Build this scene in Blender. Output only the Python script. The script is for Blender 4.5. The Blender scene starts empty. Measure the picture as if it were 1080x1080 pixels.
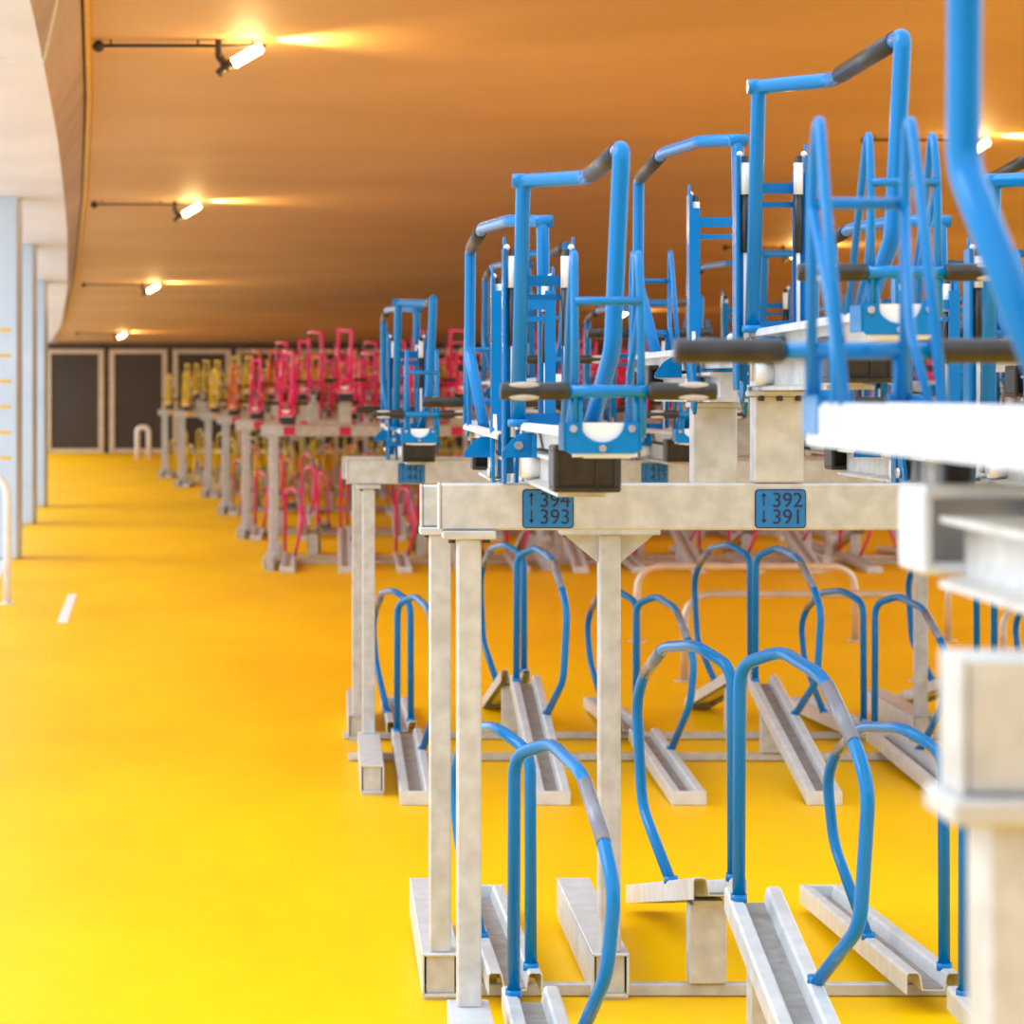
import bpy, math, random
from mathutils import Vector, Matrix
random.seed(7)
SC = bpy.context.scene
COL = SC.collection
EYE = 1.48
FPX = 2700.0

def lerp_table(t, x):
    if x <= t[0][0]: return t[0][1]
    for (a, b), (c, d) in zip(t, t[1:]):
        if x <= c:
            k = (x - a) / (c - a)
            return b + (d - b) * k
    return t[-1][1]

FLOOR_Z = [(-6, .06), (3, .06), (5.4, .05), (6.3, .017), (8.6, -.03), (80, -.03)]
def zf(y): return lerp_table(FLOOR_Z, y)
def ceil_z(y): return 3.85 - .0148 * y

# ---------------------------------------------------------------- materials
def new_mat(name):
    m = bpy.data.materials.new(name); m.use_nodes = True
    nt = m.node_tree
    return m, nt, nt.nodes['Principled BSDF']

def noisy(name, c1, c2, rough=.5, metal=0., scale=8., bump=0., coat=0., rough2=None, spec=.5, bscale=None, detail=4, stretch=None):
    m, nt, b = new_mat(name)
    tc = nt.nodes.new('ShaderNodeTexCoord')
    mp = nt.nodes.new('ShaderNodeMapping')
    if stretch: mp.inputs['Scale'].default_value = stretch
    nt.links.new(tc.outputs['Object'], mp.inputs['Vector'])
    n = nt.nodes.new('ShaderNodeTexNoise'); n.inputs['Scale'].default_value = scale; n.inputs['Detail'].default_value = detail
    nt.links.new(mp.outputs['Vector'], n.inputs['Vector'])
    r = nt.nodes.new('ShaderNodeValToRGB')
    r.color_ramp.elements[0].position = .35; r.color_ramp.elements[1].position = .68
    r.color_ramp.elements[0].color = (*c1, 1); r.color_ramp.elements[1].color = (*c2, 1)
    nt.links.new(n.outputs['Fac'], r.inputs['Fac'])
    nt.links.new(r.outputs['Color'], b.inputs['Base Color'])
    b.inputs['Roughness'].default_value = rough; b.inputs['Metallic'].default_value = metal
    b.inputs['Specular IOR Level'].default_value = spec
    b.inputs['Coat Weight'].default_value = coat; b.inputs['Coat Roughness'].default_value = .08
    if rough2 is not None:
        mr = nt.nodes.new('ShaderNodeMapRange'); mr.inputs['To Min'].default_value = rough; mr.inputs['To Max'].default_value = rough2
        nt.links.new(n.outputs['Fac'], mr.inputs['Value']); nt.links.new(mr.outputs['Result'], b.inputs['Roughness'])
    if bump:
        n2 = nt.nodes.new('ShaderNodeTexNoise'); n2.inputs['Scale'].default_value = bscale or scale * 3; n2.inputs['Detail'].default_value = 3
        nt.links.new(mp.outputs['Vector'], n2.inputs['Vector'])
        bp = nt.nodes.new('ShaderNodeBump'); bp.inputs['Strength'].default_value = bump; bp.inputs['Distance'].default_value = .02
        nt.links.new(n2.outputs['Fac'], bp.inputs['Height']); nt.links.new(bp.outputs['Normal'], b.inputs['Normal'])
    return m

M = {}
M['galv'] = noisy('galvanised_steel', (.50, .485, .47), (.64, .63, .62), rough=.42, metal=.25, scale=22, rough2=.55)
M['galv_white'] = noisy('bright_galvanised_steel', (.58, .59, .61), (.70, .71, .73), rough=.38, metal=.2, scale=18)
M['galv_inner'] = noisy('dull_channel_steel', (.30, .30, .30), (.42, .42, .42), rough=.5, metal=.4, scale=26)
def paint(name, c): return noisy(name, tuple(x * .93 for x in c), c, rough=.14, scale=5, spec=.32)
PAINT = {'blue': paint('blue_gloss_paint', (.0, .185, .50)),
         'pink': paint('pink_gloss_paint', (.86, .02, .14)),
         'orange': paint('orange_gloss_paint', (.90, .16, .02)),
         'yellow': paint('yellow_gloss_paint', (.95, .60, .0))}
M['plate_pink'] = noisy('crimson_plate', (.62, .0, .07), (.7, .01, .1), rough=.35)
M['plate_yellow'] = noisy('amber_plate', (.8, .42, .0), (.85, .5, .01), rough=.35)
M['plate_blue'] = noisy('blue_plate', (.004, .16, .46), (.008, .19, .52), rough=.4)
M['ink'] = noisy('navy_ink', (.006, .012, .05), (.01, .02, .07), rough=.5)
M['rubber'] = noisy('black_rubber', (.016, .012, .010), (.035, .027, .022), rough=.4, scale=30)
M['pad'] = noisy('grey_grip_pad', (.42, .37, .33), (.52, .46, .41), rough=.55, scale=40)
M['sleeve'] = noisy('dark_shrink_sleeve', (.018, .016, .017), (.035, .03, .03), rough=.35, scale=12)
M['sleeve_grey'] = noisy('grey_shrink_sleeve', (.20, .20, .25), (.28, .28, .33), rough=.2, scale=12)
M['white_plastic'] = noisy('white_plastic', (.8, .8, .8), (.9, .9, .9), rough=.3)
M['chrome'] = noisy('polished_steel', (.75, .76, .78), (.85, .86, .88), rough=.15, metal=1)
M['dark_metal'] = noisy('dark_metal', (.03, .022, .02), (.05, .04, .03), rough=.5)
M['column'] = noisy('pale_blue_grey_cladding', (.56, .68, .80), (.64, .74, .85), rough=.4, scale=3)
M['stripe'] = noisy('yellow_strip', (.85, .5, .02), (.9, .55, .03), rough=.4)
M['soffit'] = noisy('white_concrete', (.80, .77, .78), (.90, .88, .89), rough=.7, scale=1.2, stretch=(1, .4, 1))
M['fascia'] = noisy('mauve_concrete', (.44, .33, .31), (.54, .42, .40), rough=.7, scale=2)
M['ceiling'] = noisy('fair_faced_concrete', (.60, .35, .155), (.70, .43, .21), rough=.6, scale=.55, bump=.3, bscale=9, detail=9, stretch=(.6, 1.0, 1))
M['edge_trim'] = noisy('ochre_edge_trim', (.75, .42, .05), (.85, .5, .08), rough=.4)
M['pavement'] = noisy('pale_paving', (.66, .66, .67), (.76, .76, .77), rough=.8, scale=2)
M['mesh_panel'] = noisy('dark_mesh_panel', (.05, .032, .02), (.085, .06, .042), rough=.6, scale=60)
M['cream'] = noisy('cream_frame', (.72, .55, .36), (.82, .66, .46), rough=.5)
M['wall'] = noisy('brown_wall', (.11, .07, .04), (.16, .11, .07), rough=.8, scale=2)
M['white_paint'] = noisy('white_paint', (.8, .79, .76), (.9, .89, .87), rough=.5, scale=12)
M['hoop_steel'] = noisy('brushed_tube', (.62, .50, .38), (.75, .63, .50), rough=.35, metal=.4)

def floor_mat():
    m, nt, b = new_mat('yellow_floor_coating')
    tc = nt.nodes.new('ShaderNodeTexCoord')
    n = nt.nodes.new('ShaderNodeTexNoise'); n.inputs['Scale'].default_value = .9; n.inputs['Detail'].default_value = 6; n.inputs['Roughness'].default_value = .6
    mp = nt.nodes.new('ShaderNodeMapping'); mp.inputs['Scale'].default_value = (1, .45, 1)
    nt.links.new(tc.outputs['Object'], mp.inputs['Vector']); nt.links.new(mp.outputs['Vector'], n.inputs['Vector'])
    r = nt.nodes.new('ShaderNodeValToRGB'); e = r.color_ramp.elements
    e[0].position = .3; e[0].color = (.88, .46, .0, 1); e[1].position = .62; e[1].color = (.95, .55, .0, 1)
    nt.links.new(n.outputs['Fac'], r.inputs['Fac']); nt.links.new(r.outputs['Color'], b.inputs['Base Color'])
    b.inputs['Roughness'].default_value = .45; b.inputs['Specular IOR Level'].default_value = .06
    n2 = nt.nodes.new('ShaderNodeTexNoise'); n2.inputs['Scale'].default_value = 55
    nt.links.new(tc.outputs['Object'], n2.inputs['Vector'])
    bp = nt.nodes.new('ShaderNodeBump'); bp.inputs['Strength'].default_value = .08; bp.inputs['Distance'].default_value = .01
    nt.links.new(n2.outputs['Fac'], bp.inputs['Height']); nt.links.new(bp.outputs['Normal'], b.inputs['Normal'])
    return m
M['floor'] = floor_mat()
def emit_mat(name, c, s):
    m, nt, b = new_mat(name)
    b.inputs['Base Color'].default_value = (*c, 1); b.inputs['Emission Color'].default_value = (*c, 1); b.inputs['Emission Strength'].default_value = s
    return m
M['lamp'] = emit_mat('lamp_diffuser', (1, .76, .36), 16)

# ---------------------------------------------------------------- mesh builder
class MB:
    def __init__(s): s.v = []; s.f = []; s.sm = []
    def add(s, vs, fs, smooth=False):
        o = len(s.v); s.v += [tuple(p) for p in vs]
        for f in fs: s.f.append(tuple(i + o for i in f)); s.sm.append(smooth)
        return s
    def box(s, x0, x1, y0, y1, z0, z1, c=0.):
        if c <= 0:
            vs = [(x, y, z) for x in (x0, x1) for y in (y0, y1) for z in (z0, z1)]
            return s.add(vs, [(0, 1, 3, 2), (4, 6, 7, 5), (0, 4, 5, 1), (2, 3, 7, 6), (0, 2, 6, 4), (1, 5, 7, 3)])
        X = (x0, x1); Y = (y0, y1); Z = (z0, z1); vs = []; idx = {}
        for i in (0, 1):
            for j in (0, 1):
                for k in (0, 1):
                    sx, sy, sz = (1 if i == 0 else -1), (1 if j == 0 else -1), (1 if k == 0 else -1)
                    p = (X[i], Y[j], Z[k])
                    idx[i, j, k, 0] = len(vs); vs.append((p[0], p[1] + sy * c, p[2] + sz * c))
                    idx[i, j, k, 1] = len(vs); vs.append((p[0] + sx * c, p[1], p[2] + sz * c))
                    idx[i, j, k, 2] = len(vs); vs.append((p[0] + sx * c, p[1] + sy * c, p[2]))
        fs = []; I = lambda i, j, k, a: idx[i, j, k, a]
        for t in (0, 1):
            fs.append(tuple(I(t, j, k, 0) for j, k in ((0, 0), (1, 0), (1, 1), (0, 1))))
            fs.append(tuple(I(j, t, k, 1) for j, k in ((0, 0), (1, 0), (1, 1), (0, 1))))
            fs.append(tuple(I(j, k, t, 2) for j, k in ((0, 0), (1, 0), (1, 1), (0, 1))))
        for a in (0, 1):
            for b_ in (0, 1):
                fs.append((I(a, b_, 0, 0), I(a, b_, 1, 0), I(a, b_, 1, 1), I(a, b_, 0, 1)))
                fs.append((I(a, 0, b_, 0), I(a, 1, b_, 0), I(a, 1, b_, 2), I(a, 0, b_, 2)))
                fs.append((I(0, a, b_, 1), I(1, a, b_, 1), I(1, a, b_, 2), I(0, a, b_, 2)))
                for q in (0, 1): fs.append((I(a, b_, q, 0), I(a, b_, q, 1), I(a, b_, q, 2)))
        o = Vector(((x0 + x1) / 2, (y0 + y1) / 2, (z0 + z1) / 2)); out = []
        for f in fs:
            P = [Vector(vs[i]) for i in f]; n = (P[1] - P[0]).cross(P[2] - P[0]); cc = sum(P, Vector()) / len(P)
            out.append(f if n.dot(cc - o) > 0 else tuple(reversed(f)))
        return s.add(vs, out)
    def prism(s, poly, axis, a, b):
        # poly in the two other axes (kept in xyz order), extruded along axis from a to b
        n = len(poly)
        def P(p, t):
            return {'x': (t, p[0], p[1]), 'y': (p[0], t, p[1]), 'z': (p[0], p[1], t)}[axis]
        vs = [P(p, a) for p in poly] + [P(p, b) for p in poly]
        fs = [tuple(range(n)), tuple(reversed(range(n, 2 * n)))] + [(i, n + i, n + (i + 1) % n, (i + 1) % n) for i in range(n)]
        return s.add(vs, fs)
    def loft(s, profA, profB, closed=True):
        n = len(profA); vs = list(profA) + list(profB)
        fs = [(i, (i + 1) % n, n + (i + 1) % n, n + i) for i in range(n if closed else n - 1)]
        return s.add(vs, fs + ([tuple(reversed(range(n))), tuple(range(n, 2 * n))] if closed else []))
    def tube(s, pts, r, seg=10, fil=.04, steps=5, cap=True):
        pts = [Vector(p) for p in pts]
        path = [pts[0]]
        for i in range(1, len(pts) - 1):
            a, p, b = pts[i - 1], pts[i], pts[i + 1]
            la, lb = (a - p).length, (b - p).length
            d = min(fil, la * .48, lb * .48)
            A = p + (a - p).normalized() * d; B = p + (b - p).normalized() * d
            for k in range(steps + 1):
                t = k / max(1, steps); path.append(A * (1 - t) ** 2 + p * 2 * t * (1 - t) + B * t * t)
        path.append(pts[-1])
        q = [path[0]]
        for p in path[1:]:
            if (p - q[-1]).length > 1e-5: q.append(p)
        path = q; n = len(path)
        T = [(path[min(i + 1, n - 1)] - path[max(i - 1, 0)]).normalized() for i in range(n)]
        ref = Vector((1, 0, 0)) if abs(T[0].x) < .8 else Vector((0, 1, 0))
        N = (ref - T[0] * ref.dot(T[0])).normalized(); vs = []
        for i in range(n):
            N = (N - T[i] * N.dot(T[i])).normalized(); Bn = T[i].cross(N)
            rr = r(i / (n - 1)) if callable(r) else r
            for k in range(seg):
                a = 2 * math.pi * k / seg; vs.append(path[i] + (N * math.cos(a) + Bn * math.sin(a)) * rr)
        fs = [(i * seg + k, i * seg + (k + 1) % seg, (i + 1) * seg + (k + 1) % seg, (i + 1) * seg + k) for i in range(n - 1) for k in range(seg)]
        s.add(vs, fs, True)
        if cap:
            o = len(s.v) - len(vs)
            s.f.append(tuple(o + k for k in reversed(range(seg)))); s.sm.append(False)
            s.f.append(tuple(o + (n - 1) * seg + k for k in range(seg))); s.sm.append(False)
        return s
    def cyl(s, p0, p1, r, seg=12): return s.tube([p0, p1], r, seg)
    def ball(s, c, rx, ry, rz, nu=12, nv=8):
        vs = [(c[0], c[1], c[2] + rz)]
        for i in range(1, nv):
            t = math.pi * i / nv
            for k in range(nu):
                a = 2 * math.pi * k / nu
                vs.append((c[0] + rx * math.sin(t) * math.cos(a), c[1] + ry * math.sin(t) * math.sin(a), c[2] + rz * math.cos(t)))
        vs.append((c[0], c[1], c[2] - rz)); L = len(vs) - 1
        fs = [(0, 1 + k, 1 + (k + 1) % nu) for k in range(nu)]
        for i in range(nv - 2):
            for k in range(nu):
                a = 1 + i * nu; fs.append((a + k, a + nu + k, a + nu + (k + 1) % nu, a + (k + 1) % nu))
        a = 1 + (nv - 2) * nu
        fs += [(a + k, L, a + (k + 1) % nu) for k in range(nu)]
        return s.add(vs, fs, True)
    def mesh(s, name, mat):
        me = bpy.data.meshes.new(name); me.from_pydata(s.v, [], s.f); me.materials.append(mat)
        me.polygons.foreach_set('use_smooth', s.sm); me.update()
        return me
    def build(s, name, mat, parent=None, loc=None):
        return link(name, s.mesh(name, mat), parent, loc)

def link(name, me, parent=None, loc=None):
    o = bpy.data.objects.new(name, me); COL.objects.link(o)
    if parent: o.parent = parent
    if loc: o.location = loc
    return o
def tag(o, label, cat, group=None):
    o['label'] = label; o['category'] = cat
    if group: o['group'] = group
    return o
def struct(o): o['kind'] = 'structure'; return o
def thing(name, label, cat, loc, rotz=0, group=None):
    o = bpy.data.objects.new(name, None); COL.objects.link(o); o.empty_display_size = .1
    o.location = loc; o.rotation_euler = (0, 0, rotz)
    return tag(o, label, cat, group)
KIDS = {}
def part(name, mb, mat, parent, label=None):
    o = mb.build(name, mat, parent); KIDS.setdefault(parent.name, []).append(o)
    if label: o['label'] = label
    return o
def dup(root, loc, rotz, label, group):
    r = root.copy(); COL.objects.link(r); r.location = loc; r.rotation_euler = (0, 0, rotz); r['label'] = label
    if group: r['group'] = group
    for ch in KIDS.get(root.name, []):
        c = ch.copy(); COL.objects.link(c); c.parent = r
        for g in KIDS.get(ch.name, []):
            d = g.copy(); COL.objects.link(d); d.parent = c
    return r

def shell(pl, t):
    """thicken an open 2-D polyline into a closed outline"""
    n = len(pl); off = []
    for i in range(n):
        ds = []
        for a, b in ((i - 1, i), (i, i + 1)):
            if a >= 0 and b < n:
                dx, dz = pl[b][0] - pl[a][0], pl[b][1] - pl[a][1]; l = math.hypot(dx, dz); ds.append((dz / l, -dx / l))
        nx = sum(d[0] for d in ds); nz = sum(d[1] for d in ds); l2 = math.hypot(nx, nz)
        nx /= l2; nz /= l2; k = t / max(.35, nx * ds[0][0] + nz * ds[0][1])
        off.append((pl[i][0] + nx * k, pl[i][1] + nz * k))
    return list(pl) + off[::-1]
TRAY = shell([(-.064, 0), (-.064, .046), (-.058, .052), (-.036, .052), (-.030, .046), (-.024, .012), (.024, .012),
              (.030, .046), (.036, .052), (.058, .052), (.064, .046), (.064, 0)], .003)
UTRAY = shell([(-.064, .036), (-.064, .046), (-.058, .052), (-.042, .052), (-.036, .046), (-.028, .004), (.028, .004),
               (.036, .046), (.042, .052), (.058, .052), (.064, .046), (.064, .036)], .003)
GROOVE = [(-.0255, .0122), (.0255, .0122), (.0262, .0165), (-.0262, .0165)]
def sweep(mb, prof, y0, z0, y1, z1):
    return mb.loft([(x, y0, z + z0) for x, z in prof], [(x, y1, z + z1) for x, z in prof])

# ---------------------------------------------------------------- rack units (local: -Y is out towards the aisle, z=0 at beam top / floor)
def V(u, v, w): return (u, -v, w)
UP_FRONT = [V(-.068, .05, .13), V(-.058, .07, .645), V(.058, .27, .635), V(.050, .96, .628), V(.036, .94, .270), V(.008, .82, .128)]
UP_REAR = [V(-.078, .05, .13), V(-.075, .07, .645), V(-.00, .20, .655), V(.045, .55, .66), V(.050, 1.06, .63), V(.052, 1.06, .34), V(.022, .88, .128)]
UP_NEAR = [V(-.078, .0, .13), V(-.075, .0, .66), V(.0, .05, .66), V(.060, .43, .64), V(.060, .44, .35), V(.018, .28, .128)]

def upper_unit(kind, colour, hi, label, loc, rotz, group=None):
    pm = PAINT[colour]; sg = 14 if hi else 8; st = 5 if hi else 2
    t = thing('upper_bike_rack', label, 'bike rack', loc, rotz, group)
    path = {'front': UP_FRONT, 'rear': UP_REAR, 'near': UP_NEAR}[kind]
    # fixed base rail: I-section
    prof = [(-.045, 0), (.045, 0), (.045, .007), (.020, .012), (.020, .058), (.045, .063), (.045, .07), (-.045, .07), (-.045, .063), (-.020, .058), (-.020, .012), (-.045, .007)]
    zl = -.045 if kind == 'near' else 0; ye = .15 if kind == 'near' else 0
    part('base_rail', sweep(MB(), prof, .28, zl, -.747 + ye, zl), M['galv'], t)
    e = MB()
    if hi:
        e.box(-.062, .062, -.85, -.745, .086, .098, .004); e.box(-.062, .062, -.85, -.745, .012, .024, .004)
        e.box(-.062, -.050, -.85, -.745, .02, .09, .003); e.box(.050, .062, -.85, -.745, .02, .09, .003)
        e.box(-.054, .054, -.842, -.80, .02, .09); e.box(.016, .021, -.847, -.83, .018, .09)
    else: e.box(-.062, .062, -.85, -.745, .012, .098, .004)
    e.v = [(px, py + ye, pz + zl) for px, py, pz in e.v]
    if kind == 'near':
        part('end_cap', e, M['galv_white'], t)
        e = MB(); e.box(-.016, .016, -.74, -.70, .027, .076, .003); part('opening_shade', e, M['rubber'], t, 'black block as painted shade of the open rail end')  # black block stands in for the shaded opening of the hollow rail end
    else: part('end_stop', e, M['rubber'], t, 'black rubber end stop' if hi else None)
    tr = MB(); tr2 = []
    sweep(tr, TRAY if kind == 'near' else UTRAY, .33, .078, -1.195, .082)
    tr.box(-.040, .040, -1.197, -1.19, .083, .128)
    tray = part('wheel_tray', tr, M['galv_white'], t)
    # front bracket with a half-round cut-out
    y = -1.2; n = 14 if hi else 6
    bo = 0 if kind == 'near' else -.010
    poly = [(-.063, .144), (-.063, .098), (-.056, .091), (.056, .091), (.063, .098), (.063, .144), (.037, .144)]
    poly += [(.037 * math.cos(a), .144 - .034 * math.sin(a)) for a in [math.pi * k / n for k in range(1, n)]] + [(-.037, .144)]
    k = MB(); k.prism([(px + bo, pz) for px, pz in poly], 'y', y - .006, y)
    k.box(bo - .066, bo - .061, y - .006, y + .085, .096, .142); k.box(bo + .061, bo + .066, y - .006, y + .085, .096, .142)
    brk = part('front_bracket', k, pm, t)
    if kind != 'near': cp = MB(); cp.prism([(-.060, .085), (.050, .085), (.050, .143), (-.060, .143)], 'y', y + .002, y + .008)
    if kind != 'near': part('tray_end_plate', cp, M['white_plastic'], t)
    if hi:
        for bx, bz in ((-.049 + bo, .133), (.049 + bo, .133), (bo, .1)):
            b = MB(); b.cyl((bx, y - .006, bz), (bx, y - .012, bz), .0065, 8)
            KIDS.setdefault(brk.name, []).append(b.build('bolt', M['chrome'], brk))
    # handle bar on thin uprights
    h = MB(); yb = -1.205; hb, he = (.088, .222) if kind == 'near' else (.066, .182)
    h.cyl((-hb - .004, yb, .196), (hb + .004, yb, .196), .0108, sg)
    for sx in (-.060, -.047, .060, .047): h.cyl((sx, yb + .004, .12), (sx, yb + .004, .19), .0042, 6)
    part('handle_bar', h, pm, t)
    for sx in (-1, 1):
        g = MB()
        L = he - hb
        g.tube([(sx * (hb + L * q), yb, .196) for q in (0, .05, .12, .5, .93, .97, 1)],
               lambda q: .0145 + .0009 * math.sin(q * 3.1) if .02 < q < .99 else .0128, sg, 0, 0)
        gr = part('grip', g, M['rubber'], t, 'black rubber grip' if hi else None)
        if hi:
            for sz in (1, -1):
                b = MB(); b.ball((sx * (he - .04), yb - .0090, .196 + .0095 * sz), .028, .0065, .0062)
                KIDS.setdefault(gr.name, []).append(b.build('grip_pad', M['pad'], gr))
    # slim wheel loops either side of the wheel
    nz = .040 if kind == 'near' else 0
    for sx in (-1, 1):
        l = MB(); x = sx * .056
        l.tube([(x, -1.2, .12), (x, -1.195, .36 + nz), (x * .96, -1.165, .452 + nz), (x, -1.125, .36 + nz), (x, -1.00, .13)], .0068, 8 if hi else 5, .05, st)
        l.tube([(x, -1.195, .345 + .65 * nz), (x * .8, -1.12, .22), (x * .98, -1.06, .13)], .006, 8 if hi else 5, .02, 2)
        part('wheel_loop', l, pm, t)
    c = MB(); c.cyl((-.056, -1.197, .348 + .65 * nz), (.056, -1.197, .348 + .65 * nz), .0072, 8); part('cross_bar', c, pm, t)
    # tall support hoop
    hp = MB(); hp.tube(path, .0158, sg, .022, st)
    hp.cyl((path[1][0] - .024, path[1][1], path[1][2]), (path[1][0] + .02, path[1][1], path[1][2]), .0158, sg)
    hp.cyl((path[0][0], path[0][1], path[0][2] - .008), (path[0][0], path[0][1], path[0][2] + .008), .022, sg)
    hoop = part('support_hoop', hp, pm, t)
    a, b = (Vector(path[2]), Vector(path[3])) if kind == 'front' else (Vector(path[3]), Vector(path[4]))
    if kind != 'near':
        s_ = MB(); s_.cyl(a.lerp(b, .14), a.lerp(b, .9), .0178, sg)
        KIDS.setdefault(hoop.name, []).append(s_.build('grip_sleeve', M['sleeve'], hoop))
    # lift mast with gas struts
    m = MB(); mo = -.02
    for sx in (-1, 1):
        m.box(mo + min(sx * .070, sx * .078), mo + max(sx * .070, sx * .078), -.02, .03, .0, .505, .002)
        m.box(mo + min(sx * .052, sx * .078), mo + max(sx * .052, sx * .078), .026, .032, .02, .47)
        m.tube([(mo + sx * .074, .0, .49), (mo + sx * .074, .0, .53)], .0035, 6)
    m.box(mo - .075, mo + .075, .02, .028, .425, .448); m.box(mo - .075, mo + .075, .02, .028, .395, .407); m.box(mo - .075, mo + .075, .02, .028, .125, .15)
    part('lift_mast', m, pm, t)
    for sx in (-1, 1):
        g = MB(); x = mo + sx * .057
        g.cyl((x, -.012, .295), (x, -.012, .42), .0095, sg); g.cyl((x, -.012, .41), (x, -.012, .503), .007, 8)
        gs = part('gas_strut', g, M['sleeve'], t)
        w = MB(); w.cyl((x, -.012, .42), (x, -.012, .488), .0105, sg); w.cyl((x, -.012, .10), (x, -.012, .43), .0045, 8)
        if hi: w.ball((x + sx * .012, -.012, .507), .007, .007, .007, 8, 6)
        KIDS.setdefault(gs.name, []).append(w.build('piston_rod', M['white_plastic'], gs))
    if hi and kind != 'near':
        for sx in (-1, 1):
            p = MB(); p.prism([(sx * .045, .060), (sx * .112, .060), (sx * .112, .072), (sx * .090, .100), (sx * .070, .112), (sx * .045, .112)], 'y', -.205, -.197); p.box(min(sx * .045, sx * .051), max(sx * .045, sx * .051), -.27, -.2, .06, .11)
            pv = part('pivot_bracket', p, pm, t)
            q = MB(); q.cyl((sx * .078, -.20, .085), (sx * .078, -.213, .085), .009, 10)
            KIDS.setdefault(pv.name, []).append(q.build('pivot_bolt', M['chrome'], pv))
            p = MB(); p.prism([(.10, -.01), (.14, -.03), (.16, .0), (.10, .14), (.06, .14)], 'x', sx * .060 - .004, sx * .060 + .004)
            pv = part('lever', p, pm, t)
            q = MB(); q.cyl((sx * .063, .11, .03), (sx * .073, .11, .03), .013, 10)
            KIDS.setdefault(pv.name, []).append(q.build('pivot_bolt', M['chrome'], pv))
            q = MB(); q.cyl((sx * .058, -.02, .035), (sx * .018, -.02, .035), .024, 14); part('roller', q, M['white_plastic'], t, 'white plastic roller')
            q = MB(); q.tube([(sx * .05, .06, .02), (sx * .05, .055, .17)], .006, 8); part('link_rod', q, M['chrome'], t, 'polished link rod')
    return t

LOW = [V(-.042, -.17, .095), V(-.040, -.17, .635), V(.03, -.05, .678), V(.075, .2, .648), V(.10, .416, .530), V(.111, .475, .455), V(.098, .455, .185), V(.050, .25, .09)]
def lower_unit(raised, colour, hi, label, loc, rotz, group=None, rear=False):
    pm = PAINT[colour]; sg = 14 if hi else 7; st = 5 if hi else 2; dz = .2 if raised else 0
    t = thing('lower_bike_rack', label, 'bike rack', loc, rotz, group)
    z0, z1 = (.278, .0) if raised else (.055, .0)
    tr = MB(); sweep(tr, TRAY, .24, z0, -1.12, z1)
    tr.box(-.064, .064, -1.128, -1.118, z1, z1 + .052, .002)
    tray = part('wheel_tray', tr, M['galv_white'], t)
    if hi:
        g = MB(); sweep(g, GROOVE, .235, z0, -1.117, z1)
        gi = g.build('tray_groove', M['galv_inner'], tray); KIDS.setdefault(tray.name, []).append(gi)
    zt = lambda y: z0 + (z1 - z0) * (.24 - y) / 1.36 + .05
    P = [list(p) for p in LOW]
    for p in P: p[2] += dz
    if rear:
        for p in P[1:4]: p[2] -= .022
    if not raised: P[6][2] = .29
    P[0][2] = zt(P[0][1]) - .003; P[-1][2] = zt(P[-1][1]) - .003
    hp = MB(); hp.tube(P, .0145, sg, .05, st)
    if hi:
        for p in (P[0], P[-1]): hp.cyl((p[0], p[1], p[2] - .002), (p[0], p[1], p[2] + .016), .0185, sg)
    hoop = part('wheel_hoop', hp, pm, t)
    s_ = MB(); a, b = Vector(P[3]), Vector(P[4]); s_.cyl(a.lerp(b, .12), a.lerp(b, .92), .0158, sg)
    KIDS.setdefault(hoop.name, []).append(s_.build('grip_sleeve', M['sleeve_grey'], hoop))
    if raised:
        s_ = MB(); s_.box(-.045, .045, -.01, .05, .036, zt(0) - .05, .003)
        s_.box(-.035, .035, -.03, .06, zt(0) - .052, zt(0) - .040)
        part('tray_support', s_, M['galv'], t)
    elif hi:
        s_ = MB(); s_.box(-.03, .03, .0, .04, .036, zt(0.02) - .045, .002); s_.cyl((-.066, .02, .05), (.066, .02, .05), .006, 8)
        part('tray_support', s_, M['galv'], t)
    return t

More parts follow.
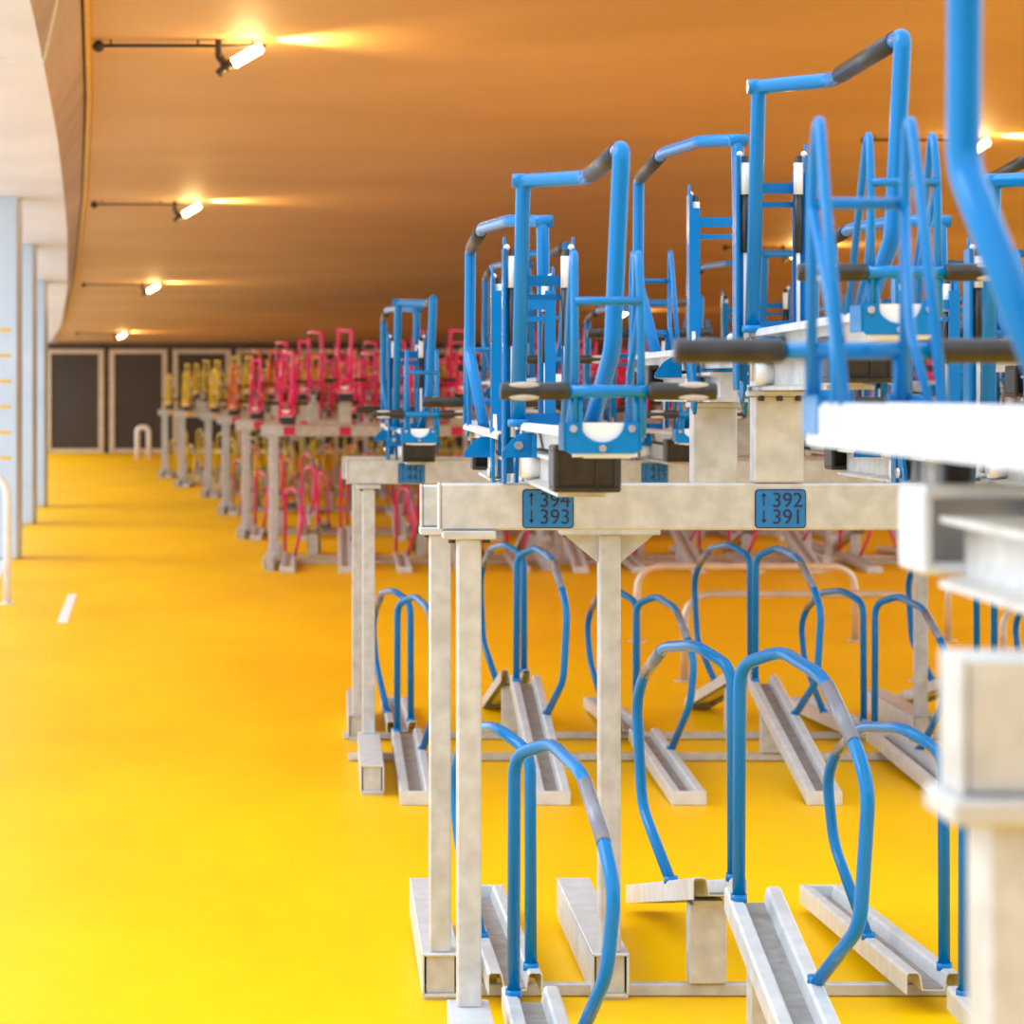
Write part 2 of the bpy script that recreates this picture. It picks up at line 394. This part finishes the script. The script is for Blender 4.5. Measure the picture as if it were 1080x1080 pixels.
# ---------------------------------------------------------------- rack frames (local: z=0 floor, y=0 outer beam face, -Y outwards, x absolute offset)
HB = 1.244
def rack_frame(label, loc, rotz, x0, x1, posts, risers, plates, hi, group=None, rail=True, footlen=.9):
    t = thing('rack_frame', label, 'rack frame', loc, rotz, group)
    b = MB(); b.box(x0, x1, 0, .06, HB - .1, HB, .004)
    b.box(x0 - .006, x0, -.001, .061, HB - .101, HB + .001, .002); b.box(x1, x1 + .006, -.001, .061, HB - .101, HB + .001, .002)
    part('beam', b, M['galv'], t)
    for px, pw in posts:
        p = MB(); p.box(px - .026, px + .026, .0, .06, .115, HB - .118, .004)
        po = part('post', p, M['galv'], t)
        h = MB(); h.box(px - pw / 2, px + pw / 2, -.012, .075, HB - .120, HB - .101, .003)
        if hi and pw > .15:
            h.prism([(px - pw / 2 + .01, HB - .12), (px - .026, HB - .12), (px - .026, HB - .19)], 'y', .028, .034)
            h.prism([(px + pw / 2 - .01, HB - .12), (px + .026, HB - .12), (px + .026, HB - .19)], 'y', .028, .034)
        pl = h.build('post_plate', M['galv'], po); KIDS.setdefault(po.name, []).append(pl)
        if hi:
            for k in range(4 if pw > .15 else 2):
                bx = px - pw / 2 + .02 + k * (pw - .04) / (3 if pw > .15 else 1)
                q = MB(); q.cyl((bx, .005, HB - .128), (bx, .005, HB - .119), .008, 6); q.build('bolt', M['sleeve'], po)
        f = MB(); y0, y1 = -footlen, .075; w = .045
        f.box(px - w, px - w + .006, y0, y1, .014, .115, .0015); f.box(px + w - .006, px + w, y0, y1, .014, .115, .0015)
        f.box(px - w, px + w, y0, y1, .109, .116, .002); f.box(px - w + .002, px + w - .002, y0, y1, .012, .019)
        f.box(px - w + .004, px + w - .004, y0 + .01, y1 - .01, 0, .013)
        fo = part('foot', f, M['galv_white'], t)
        for ya, yb in ((y0 + .012, y0 + .03), (y1 - .03, y1 - .012)):
            e = MB(); e.box(px - w + .011, px + w - .011, ya, yb, .020, .109); e.build('foot_cap', M['galv'], fo)
    for rx in risers:
        r = MB(); r.box(rx - .054, rx + .054, .0, .06, HB + .002, HB + .19, .004); r.box(rx - .062, rx + .062, -.01, .07, HB + .188, HB + .2, .002)
        ro = part('riser', r, M['galv'], t)
        if hi:
            for bx in (-.04, .0, .04):
                q = MB(); q.cyl((rx + bx, -.005, HB + .178), (rx + bx, -.005, HB + .189), .007, 6); q.build('bolt', M['sleeve'], ro)
    if rail:
        r = MB(); r.box(x0, x1, .005, .035, .004, .034, .003); part('floor_rail', r, M['galv'], t)
    for px, up, dn, col in plates:
        p = MB(); n = 4; w, h, c = .055, .042, .008
        def rr(w, h, c): return [(px + sx * (w - c) + c * math.cos(a), HB - .054 + sz * (h - c) + c * math.sin(a))
                for sx, sz, a0 in ((1, 1, 0), (-1, 1, 90), (-1, -1, 180), (1, -1, 270)) for a in [math.radians(a0 + 90 * k / n) for k in range(n + 1)]]
        p.prism(rr(w - .0025, h - .0025, .006), 'y', -.0045, -.001)
        po = part('number_plate', p, M['plate_' + col], t, ('blue plate reading up %s, down %s' % (up, dn)) if up else None)
        if up:
            q = MB(); q.prism(rr(w, h, c), 'y', -.0035, -.0005); q.build('plate_border', M['ink'], po)
            for txt, dz, s in ((up, .002, 1), (dn, -.034, -1)):
                cu = bpy.data.curves.new('digits', 'FONT'); cu.body = txt; cu.size = .045; cu.extrude = .0006; cu.align_x = 'LEFT'
                tmp = bpy.data.objects.new('digits', cu); COL.objects.link(tmp)
                bpy.context.view_layer.update()
                me = bpy.data.meshes.new_from_object(tmp.evaluated_get(bpy.context.evaluated_depsgraph_get()))
                bpy.data.objects.remove(tmp); me.materials.clear(); me.materials.append(M['ink'])
                R = Matrix.Translation((px - .019, -.0052, HB - .052 + dz)) @ Matrix.Rotation(math.pi / 2, 4, 'X')
                me.transform(R); link('digits', me, po)
                a = MB(); ax, z0 = px - .036, HB - .052 + dz + .003; z1 = z0 + .026
                a.box(ax - .0012, ax + .0012, -.0058, -.0045, z0, z1)
                tip, bk = (z1 + .002, z1 - .007) if s > 0 else (z0 - .002, z0 + .007)
                a.prism([(ax, tip), (ax - .006, bk), (ax, bk + s * .002), (ax + .006, bk)], 'y', -.0058, -.0045)
                a.build('arrow', M['ink'], po)
    return t

# ---------------------------------------------------------------- setting
def strip_mesh(ys, xl, xr, zfun, zr=None):
    mb = MB(); vs = []; n = len(ys)
    for y in ys: vs += [(xl(y), y, zfun(y)), (xr(y), y, (zr or zfun)(y))]
    return mb.add(vs, [(2 * i, 2 * i + 1, 2 * i + 3, 2 * i + 2) for i in range(n - 1)], True)
XTOP = [(8, -.94), (11, -1.12), (14, -1.36), (17.9, -1.72), (25.7, -2.5), (40.6, -4.1), (60, -6.4), (67.5, -7.3)]
XBOT = [(8, -1.10), (10, -1.25), (11.3, -1.34), (13.4, -1.52), (17.7, -1.9), (28.3, -2.93), (36, -3.72), (53, -5.6), (67.5, -7.45)]
HBOT = [(8, 1.76), (18, 1.77), (23.6, 1.84), (30, 1.78), (35, 1.54), (53, 1.46), (67.5, 1.36)]
xtop = lambda y: lerp_table(XTOP, y)
xbot = lambda y: lerp_table(XBOT, y)
zbot = lambda y: EYE + lerp_table(HBOT, y)
ys = [-3 + .5 * i for i in range(28)] + [11 + i for i in range(58)]
fl = lambda y: min(-1.7, xbot(y) - .5)
def slab(mb_ys, xl, xr, zt, th):
    mb = MB(); vs = []; n = len(mb_ys)
    for y in mb_ys: vs += [(xl(y), y, zt(y)), (xr(y), y, zt(y)), (xr(y), y, zt(y) - th), (xl(y), y, zt(y) - th)]
    fs = []
    for i in range(n - 1):
        a = 4 * i
        for k in range(4): fs.append((a + k, a + (k + 1) % 4, a + 4 + (k + 1) % 4, a + 4 + k))
    fs += [(0, 3, 2, 1), (4 * n - 4, 4 * n - 3, 4 * n - 2, 4 * n - 1)]
    return mb.add(vs, fs, False)
CEIL_START = 8.0
struct(slab(ys, fl, lambda y: 19, zf, .12).build('floor', M['floor']))
struct(slab([-40] + ys[1:] + [90], lambda y: -60, lambda y: fl(y) - .01, lambda y: -.035, .1).build('pavement', M['pavement']))
cy = [CEIL_START + i * 1.0 for i in range(60)]
cy = [y for y in cy if y < 68] + [68]
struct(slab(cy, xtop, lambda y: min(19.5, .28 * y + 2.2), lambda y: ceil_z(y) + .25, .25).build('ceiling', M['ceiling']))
# bulkhead along the aisle: fascia + soffit
mb = MB(); vs = []
for y in cy: vs += [(xtop(y), y, ceil_z(y) + .2), (xtop(y) - .01, y, ceil_z(y) - .02), (xbot(y), y, zbot(y)), (xbot(y) - .3, y, ceil_z(y) + .2)]
fs = []
for i in range(len(cy) - 1):
    for k in range(4): fs.append((4 * i + k, 4 * i + (k + 1) % 4, 4 * i + 4 + (k + 1) % 4, 4 * i + 4 + k))
fs += [(0, 3, 2, 1), tuple(4 * len(cy) - 4 + k for k in range(4))]
mb.add(vs, fs, False); struct(mb.build('trim_1', M['fascia']))
struct(slab(cy, lambda y: xbot(y) - 1.3, lambda y: xbot(y) + .005, lambda y: zbot(y) + .14, .145).build('trim_2', M['soffit']))
mb = MB(); mb.tube([(xtop(y) + .02, y, ceil_z(y) - .02) for y in cy], .018, 8, .0, 1); struct(mb.build('trim_3', M['edge_trim']))
# soffit joint
mb = MB(); mb.box(xbot(13.4) - 1.25, xbot(13.4) + .01, 13.36, 13.44, zbot(13.4) - .018, zbot(13.4) - .001); struct(mb.build('trim_4', M['white_paint']))
mb = MB(); mb.tube([(xbot(13.4) + .012, 13.4, zbot(13.4) - .0), (xtop(11.8) - .01, 11.8, ceil_z(11.8) - .02)], .012, 6); struct(mb.build('trim_5', M['white_paint']))

YW = 67.0
mb = MB(); mb.box(-9, 19, YW + .05, YW + .35, -.1, 4); struct(mb.build('wall_back', M['wall']))
mb = MB(); mb.box(-3, 19, -4.3, -4, -.1, 4.2); struct(mb.build('sky_block_wall', M['fascia']))  # unseen wall added behind the camera to cut sky light on front faces
struct(slab([-40, 90], lambda y: 19.0, lambda y: 60, lambda y: -.16, .1).build('pavement', M['pavement']))
ZD = zf(YW)
for i in range(8):      # dark panelled doors in cream frames
    x0 = -7.48 + i * 1.66
    d = MB(); d.box(x0 + .12, x0 + 1.40, YW - .03, YW + .03, ZD + .10, ZD + 2.62)
    do = struct(d.build('door_%d' % (i + 1), M['mesh_panel']))
    f = MB(); f.box(x0, x0 + .14, YW - .08, YW + .04, ZD, ZD + 2.72, .01); f.box(x0 + 1.38, x0 + 1.52, YW - .08, YW + .04, ZD, ZD + 2.72, .01)
    f.box(x0 + .14, x0 + 1.38, YW - .06, YW + .04, ZD + 2.60, ZD + 2.72, .01)
    f.box(x0 + .14, x0 + 1.38, YW - .06, YW + .04, ZD, ZD + .12, .01)
    f.build('door_frame', M['cream'], do)

# columns on the open side
COLS = [(23.6, -2.9, 'nearest the camera, with yellow joint lines'), (30.0, -3.5, 'second one along the aisle'), (34.6, -3.88, 'third one, farthest along the aisle')]
for i, (y, xr, where) in enumerate(COLS):
    t = thing('column', 'pale blue grey square column on the left, ' + where, 'column', (xr - .28, y + .2, zf(y)), 0, 'columns on the open side of the aisle')
    z = zbot(y) - zf(y) - .005
    c = MB(); c.box(-.28, .28, -.2, .2, 0, z, .012); part('shaft', c, M['column'], t)
    if i == 0:
        for k in range(6):
            zz = EYE + (417 - (348 + 27 * k)) / (FPX / y) - zf(y)
            q = MB(); q.box(-.27, .22, -.206, -.198, zz - .014, zz + .014); part('joint_strip', q, M['stripe'], t, 'yellow joint strip')

# floor markings, low rails
def px_floor(px, py, z=-.03):
    s = (py - 417) / (EYE - z); return ((px - 350) / s, FPX / s)
pts = [px_floor(60, 657), px_floor(71, 657), px_floor(81, 627), px_floor(72, 627)]
mb = MB(); mb.prism(pts, 'z', -.0295, -.026); tag(mb.build('floor_marking', M['white_paint']), 'short white stripe painted on the yellow aisle floor at left', 'floor marking')

def hoop_rail(x0, x1, y, top, label, mat, r=.022):
    t = thing('hoop_rail', label, 'hoop rail', ((x0 + x1) / 2, y, zf(y)), 0)
    w = (x1 - x0) / 2
    m = MB(); m.tube([(-w, 0, 0), (-w, 0, top), (w, 0, top), (w, 0, 0)], r, 12, .16, 8); part('tube', m, mat, t)
    for sx in (-1, 1):
        b = MB(); b.cyl((sx * w, 0, 0), (sx * w, 0, .012), .055, 14); part('base_plate', b, mat, t)
    return t
hoop_rail((722 - 350) / 200, (968 - 350) / 200, 13.5, .46, 'low bare steel hoop rail nearest behind the blue row, under plate 391', M['hoop_steel'])
hoop_rail((672 - 350) / 172, (902 - 350) / 172, 15.7, .46, 'low bare steel hoop rail farther back, starting just right of the middle post', M['hoop_steel'])
hoop_rail((1000 - 350) / 172, (1215 - 350) / 172, 15.7, .44, 'low pale hoop rail farther back at the right edge', M['hoop_steel'])
hoop_rail((1058 - 350) / 200, (1300 - 350) / 200, 13.5, .42, 'low pale hoop rail at the right edge, nearer one', M['hoop_steel'])
hoop_rail(-3.1, -2.345, 18.5, .93, 'white hoop rail at the left edge of the aisle', M['white_paint'], .03)
hoop_rail((146 - 350) / 44, (158 - 350) / 44, 61, .75, 'small pale hoop rail in front of the far doors', M['white_paint'], .06)

# ---------------------------------------------------------------- ceiling lamps
def ceiling_lamp(px, py, rod, label):
    k = (417 - py) / FPX
    y = 2.37 / (k + .0148); s = FPX / y; x = (px - 350) / s; z = ceil_z(y)
    t = thing('ceiling_spotlight', label, 'spotlight', (x, y, z), 0, 'spotlights along the ceiling')
    m = MB(); m.cyl((-rod, 0, -.035), (.26, 0, -.035), .011, 8)
    for q in (-rod * .9, -rod * .2, .18): m.cyl((q, 0, -.035), (q, 0, .0), .006, 6)
    part('rail', m, M['dark_metal'], t)
    m = MB(); m.ball((-rod, 0, -.04), .038, .038, .036); part('end_box', m, M['dark_metal'], t)
    m = MB(); m.box(-.045, -.005, -.03, .03, -.11, 0, .005); m.tube([(-.025, 0, -.09), (.02, 0, -.16), (-.03, 0, -.21)], .026, 8, .02, 3)
    m.tube([(.01, 0, -.165), (.06, 0, -.14)], .034, 10)
    part('bracket', m, M['dark_metal'], t)
    m = MB(); m.tube([(.05, 0, -.15), (.065, 0, -.141), (.22, 0, -.052), (.235, 0, -.043)], lambda q: .032 if .01 < q < .99 else .022, 12, .0, 1)
    part('lamp_tube', m, M['lamp'], t, 'lit warm white lamp tube')
    pl = bpy.data.lights.new('lamp_glow', 'POINT'); pl.energy = 7; pl.color = (1, .64, .24); pl.shadow_soft_size = .06
    po = bpy.data.objects.new('lamp_glow', pl); COL.objects.link(po); po.location = (x + .16, y, z - .30)
    l = bpy.data.lights.new('lamp_beam', 'SPOT'); l.energy = 100; l.color = (1, .62, .22); l.spot_size = math.radians(110); l.spot_blend = .8; l.shadow_soft_size = .04
    lo = bpy.data.objects.new('lamp_beam', l); COL.objects.link(lo); lo.location = (x + .30, y, z - .075)
    lo.rotation_euler = Vector((1, 0, .12)).to_track_quat('-Z', 'Y').to_euler()
    return t
for px, py, r, lb in [(235, 42, .75, 'lit spotlight on its dark rail, nearest in the left line on the ceiling'),
                      (187, 212, .85, 'lit spotlight on its dark rail, second in the left line on the ceiling'),
                      (152, 298, .95, 'lit spotlight on its dark rail, third in the left line on the ceiling'),
                      (122, 350, .9, 'lit spotlight, farthest in the left line near the doors'),
                      (1012, 143, .75, 'spotlight behind the thick blue tube at the right edge'),
                      (828, 258, .75, 'lit spotlight seen between the tall blue racks over plate 392'),
                      (648, 327, .75, 'lit spotlight far back, seen through the blue rack over plate 394')]:
    ceiling_lamp(px, py, r, lb)

# ---------------------------------------------------------------- racks
ORD = ['first', 'second', 'third', 'fourth', 'fifth', 'sixth', 'seventh', 'eighth', 'ninth', 'tenth', 'eleventh', 'twelfth', 'thirteenth', 'fourteenth', 'fifteenth', 'sixteenth']
PI = math.pi
PROTO = {}
def place(level, kind, raised, colour, hi, label, x, yface, group):
    rear = kind != 'front'; rz = PI if rear else 0
    key = (level, kind if level == 'upper' else rear, raised if level == 'lower' else 0, colour, hi)
    zb = zf(yface)
    if level == 'upper': loc = (x, yface, zb + HB + (.2 if raised else 0) + .001)
    else: loc = (x, yface, zb + .001)
    if key not in PROTO:
        PROTO[key] = (upper_unit(kind, colour, hi, label, loc, rz, group) if level == 'upper' else lower_unit(raised, colour, hi, label, loc, rz, group, rear))
        return PROTO[key]
    return dup(PROTO[key], loc, rz, label, group)

# nearest blue row seen whole (plates 394/393 and 392/391)
Y0, Y0R = 5.51, 6.24
def frame(label, y, rear, x0, x1, posts, risers, plates, hi, group=None, **k):
    # rear frames are turned half round: flip local x
    if not rear: return rack_frame(label, (0, y, zf(y)), 0, x0, x1, posts, risers, plates, hi, group, **k)
    return rack_frame(label, (0, y, zf(y)), PI, -x1, -x0, [(-p, w) for p, w in posts], [-r for r in risers], plates, hi, group, **k)
FR = 'galvanised frames of the rack rows'
frame('galvanised rack frame carrying the plates 394/393 and 392/391', Y0, False, .235, 1.99, [(.296, .115), (1.70, .22)], [.963, 1.963],
      [(.465, '394', '393', 'blue'), (.965, '392', '391', 'blue'), (1.465, '390', '389', 'blue')], True, FR)
frame('galvanised rack frame directly behind the frame of plates 394 and 392', Y0R, True, .22, 2.4, [(.262, .1), (.672, .24), (2.18, .24)], [.925, 1.925], [], True, FR)
G_U0 = 'upper racks of the nearest blue row'; G_L0 = 'lower racks of the nearest blue row'
where0 = ['leftmost, over plate 394', 'second from left, set high over plate 392', 'third from left, at the right edge']
for i, (x, r) in enumerate([(.465, 0), (.965, 1), (1.465, 0)]):
    place('upper', 'front', r, 'blue', True, 'blue upper bike rack facing camera, ' + where0[i], x, Y0, G_U0)
for i, (x, r) in enumerate([(.445, 0), (.945, 1), (1.445, 0)]):
    place('lower', 'front', r, 'blue', True, 'blue lower bike rack on the floor facing camera, ' + ['under plate 393', 'tilted tray under plate 391', 'at the right edge'][i], x, Y0, G_L0)
for i, (x, r) in enumerate([(.445, 0), (.925, 1), (1.425, 0), (1.925, 1)]):
    place('upper', 'rear', r, 'blue', True, '%sblue upper bike rack, %s from aisle end, turned away behind plate 394' % ('raised ' * r, ORD[i]), x, Y0R, G_U0)
for i, (x, r) in enumerate([(.43, 0), (.91, 1), (1.41, 0), (1.91, 1)]):
    place('lower', 'rear', r, 'blue', True, '%sblue lower bike rack, %s from aisle end, turned away behind plate 393' % ('tilted ' * r, ORD[i]), x, Y0R, G_L0)

# second blue row (plates 442/441 ...)
Y1, Y1R = 10.55, 11.25
frame('galvanised rack frame carrying the plates 442/441 and 438/437', Y1, False, .066, 4.0, [(.152, .1), (3.2, .22)], [.83, 1.83, 2.83, 3.83],
      [(.328, '442', '441', 'blue'), (.828, '440', '439', 'blue'), (1.33, '438', '437', 'blue'), (1.83, '436', '435', 'blue'), (2.33, '434', '433', 'blue'), (2.83, '432', '431', 'blue')], True, FR)
frame('galvanised rack frame directly behind the frame of plate 442', Y1R, True, .05, 4.0, [(.115, .1), (2.58, .2)], [.78, 1.78, 2.78, 3.78], [], True, FR)
for i in range(7):
    x = .33 + .5 * i; r = i % 2; w = ORD[i] + ' from aisle end'; a, b = 'raised ' * r, 'tilted ' * r
    if i == 0: lb = 'blue upper bike rack over plate 442'; lb2 = 'blue lower bike rack under plate 441'
    elif i == 2: lb = 'blue upper bike rack over plate 438'; lb2 = 'blue lower bike rack under plate 437'
    else: lb = a + 'blue upper bike rack facing camera, row of plate 442, ' + w; lb2 = b + 'blue lower bike rack facing camera, row of plate 441, ' + w
    place('upper', 'front', r, 'blue', True, lb, x, Y1, 'upper racks of the second blue row')
    place('lower', 'front', r, 'blue', True, lb2, x - .015, Y1, 'lower racks of the second blue row')
for i in range(8):
    x = .30 + .49 * i; r = i % 2; w = ORD[i] + ' from aisle end'
    place('upper', 'rear', r, 'blue', True, 'raised ' * r + 'blue upper bike rack turned away, behind plate 442, ' + w, x, Y1R, 'upper racks of the second blue row')
    place('lower', 'rear', r, 'blue', True, 'tilted ' * r + 'blue lower bike rack turned away, behind plate 441, ' + w, x, Y1R, 'lower racks of the second blue row')

# blurred row at the right edge, next to the camera
YN = 1.90
NF = frame('blurred pale galvanised rack frame at the right edge, closest to the camera', YN, True, .457, 1.6, [(.497, .11), (1.4, .2)], [1.11], [], True, FR)
NF.location.z -= .012
nu = place('upper', 'near', 0, 'blue', True, 'blurred blue upper bike rack at the right edge, closest to the camera', .637, YN, None)
nu.location.z = NF.location.z + HB + .046

# far coloured rows
ROWS = [('pink', 22.9, -.54, 'nearest pink row', 12), ('pink', 27.7, -.95, 'second pink row', 13), ('orange', 33.2, -1.40, 'orange row', 13),
        ('yellow', 38.6, -1.89, 'first yellow row', 13), ('yellow', 43.0, -2.55, 'second yellow row', 13), ('yellow', 47.8, -3.15, 'farthest yellow row', 13)]
for colour, y, xp, rn, n in ROWS:
    x0 = xp - .09; x1 = x0 + .5 * n + .1; yr = y + .75
    pc = {'pink': 'pink', 'orange': 'pink', 'yellow': 'yellow'}[colour]
    xs = [x0 + .25 + .5 * i for i in range(n)]
    frame('galvanised rack frame on the camera side of the ' + rn, y, False, x0, x1, [(xp, .1)] + [(xp + k, .2) for k in (2.4, 4.8)], xs[1::2], [(x, None, None, pc) for x in xs], False, FR)
    frame('galvanised rack frame on the far side of the ' + rn, yr, True, x0, x1, [(xp + .02, .1)] + [(xp + k, .2) for k in (2.62, 5.12)], [x + .21 for x in xs[0::2]], [], False, FR)
    for i, x in enumerate(xs):
        r = i % 2; w = ORD[i] + ' from aisle end'
        for kind, yy, side, dx in (('front', y, 'camera side', 0), ('rear', yr, 'far side', .21)):
            r = i % 2 if kind == 'front' else 1 - i % 2
            place('upper', kind, r, colour, False, '%s%s upper bike rack, %s, %s of %s' % ('raised ' * r, colour, w, side, rn), x + dx, yy, 'upper racks of the ' + rn)
            place('lower', kind, r, colour, False, '%s%s lower bike rack, %s, %s of %s' % ('tilted ' * r, colour, w, side, rn), x + dx, yy, 'lower racks of the ' + rn)

# ---------------------------------------------------------------- light and camera
w = bpy.data.worlds.new('sky'); SC.world = w; w.use_nodes = True
bg = w.node_tree.nodes['Background']; bg.inputs['Color'].default_value = (.78, .89, 1, 1); bg.inputs['Strength'].default_value = 1.2
sun = bpy.data.lights.new('daylight', 'SUN'); sun.energy = .9; sun.angle = math.radians(40); sun.color = (1, .97, .93)
so = bpy.data.objects.new('daylight', sun); COL.objects.link(so)
so.rotation_euler = Vector((1, -.12, -.85)).to_track_quat('-Z', 'Y').to_euler()

cam = bpy.data.cameras.new('camera'); co = bpy.data.objects.new('camera', cam); COL.objects.link(co)
co.location = (0, 0, EYE); co.rotation_euler = (math.pi / 2, 0, 0)
cam.sensor_width = 36; cam.lens = 36 * FPX / 1080
cam.shift_x = (540 - 350) / 1080; cam.shift_y = -(540 - 417) / 1080
cam.clip_start = .05; cam.clip_end = 300
cam.dof.use_dof = True; cam.dof.focus_distance = 6.2; cam.dof.aperture_fstop = 6.5
SC.camera = co
SC.view_settings.view_transform = 'Standard'; SC.view_settings.look = 'None'; SC.view_settings.gamma = 1; SC.view_settings.exposure = .82
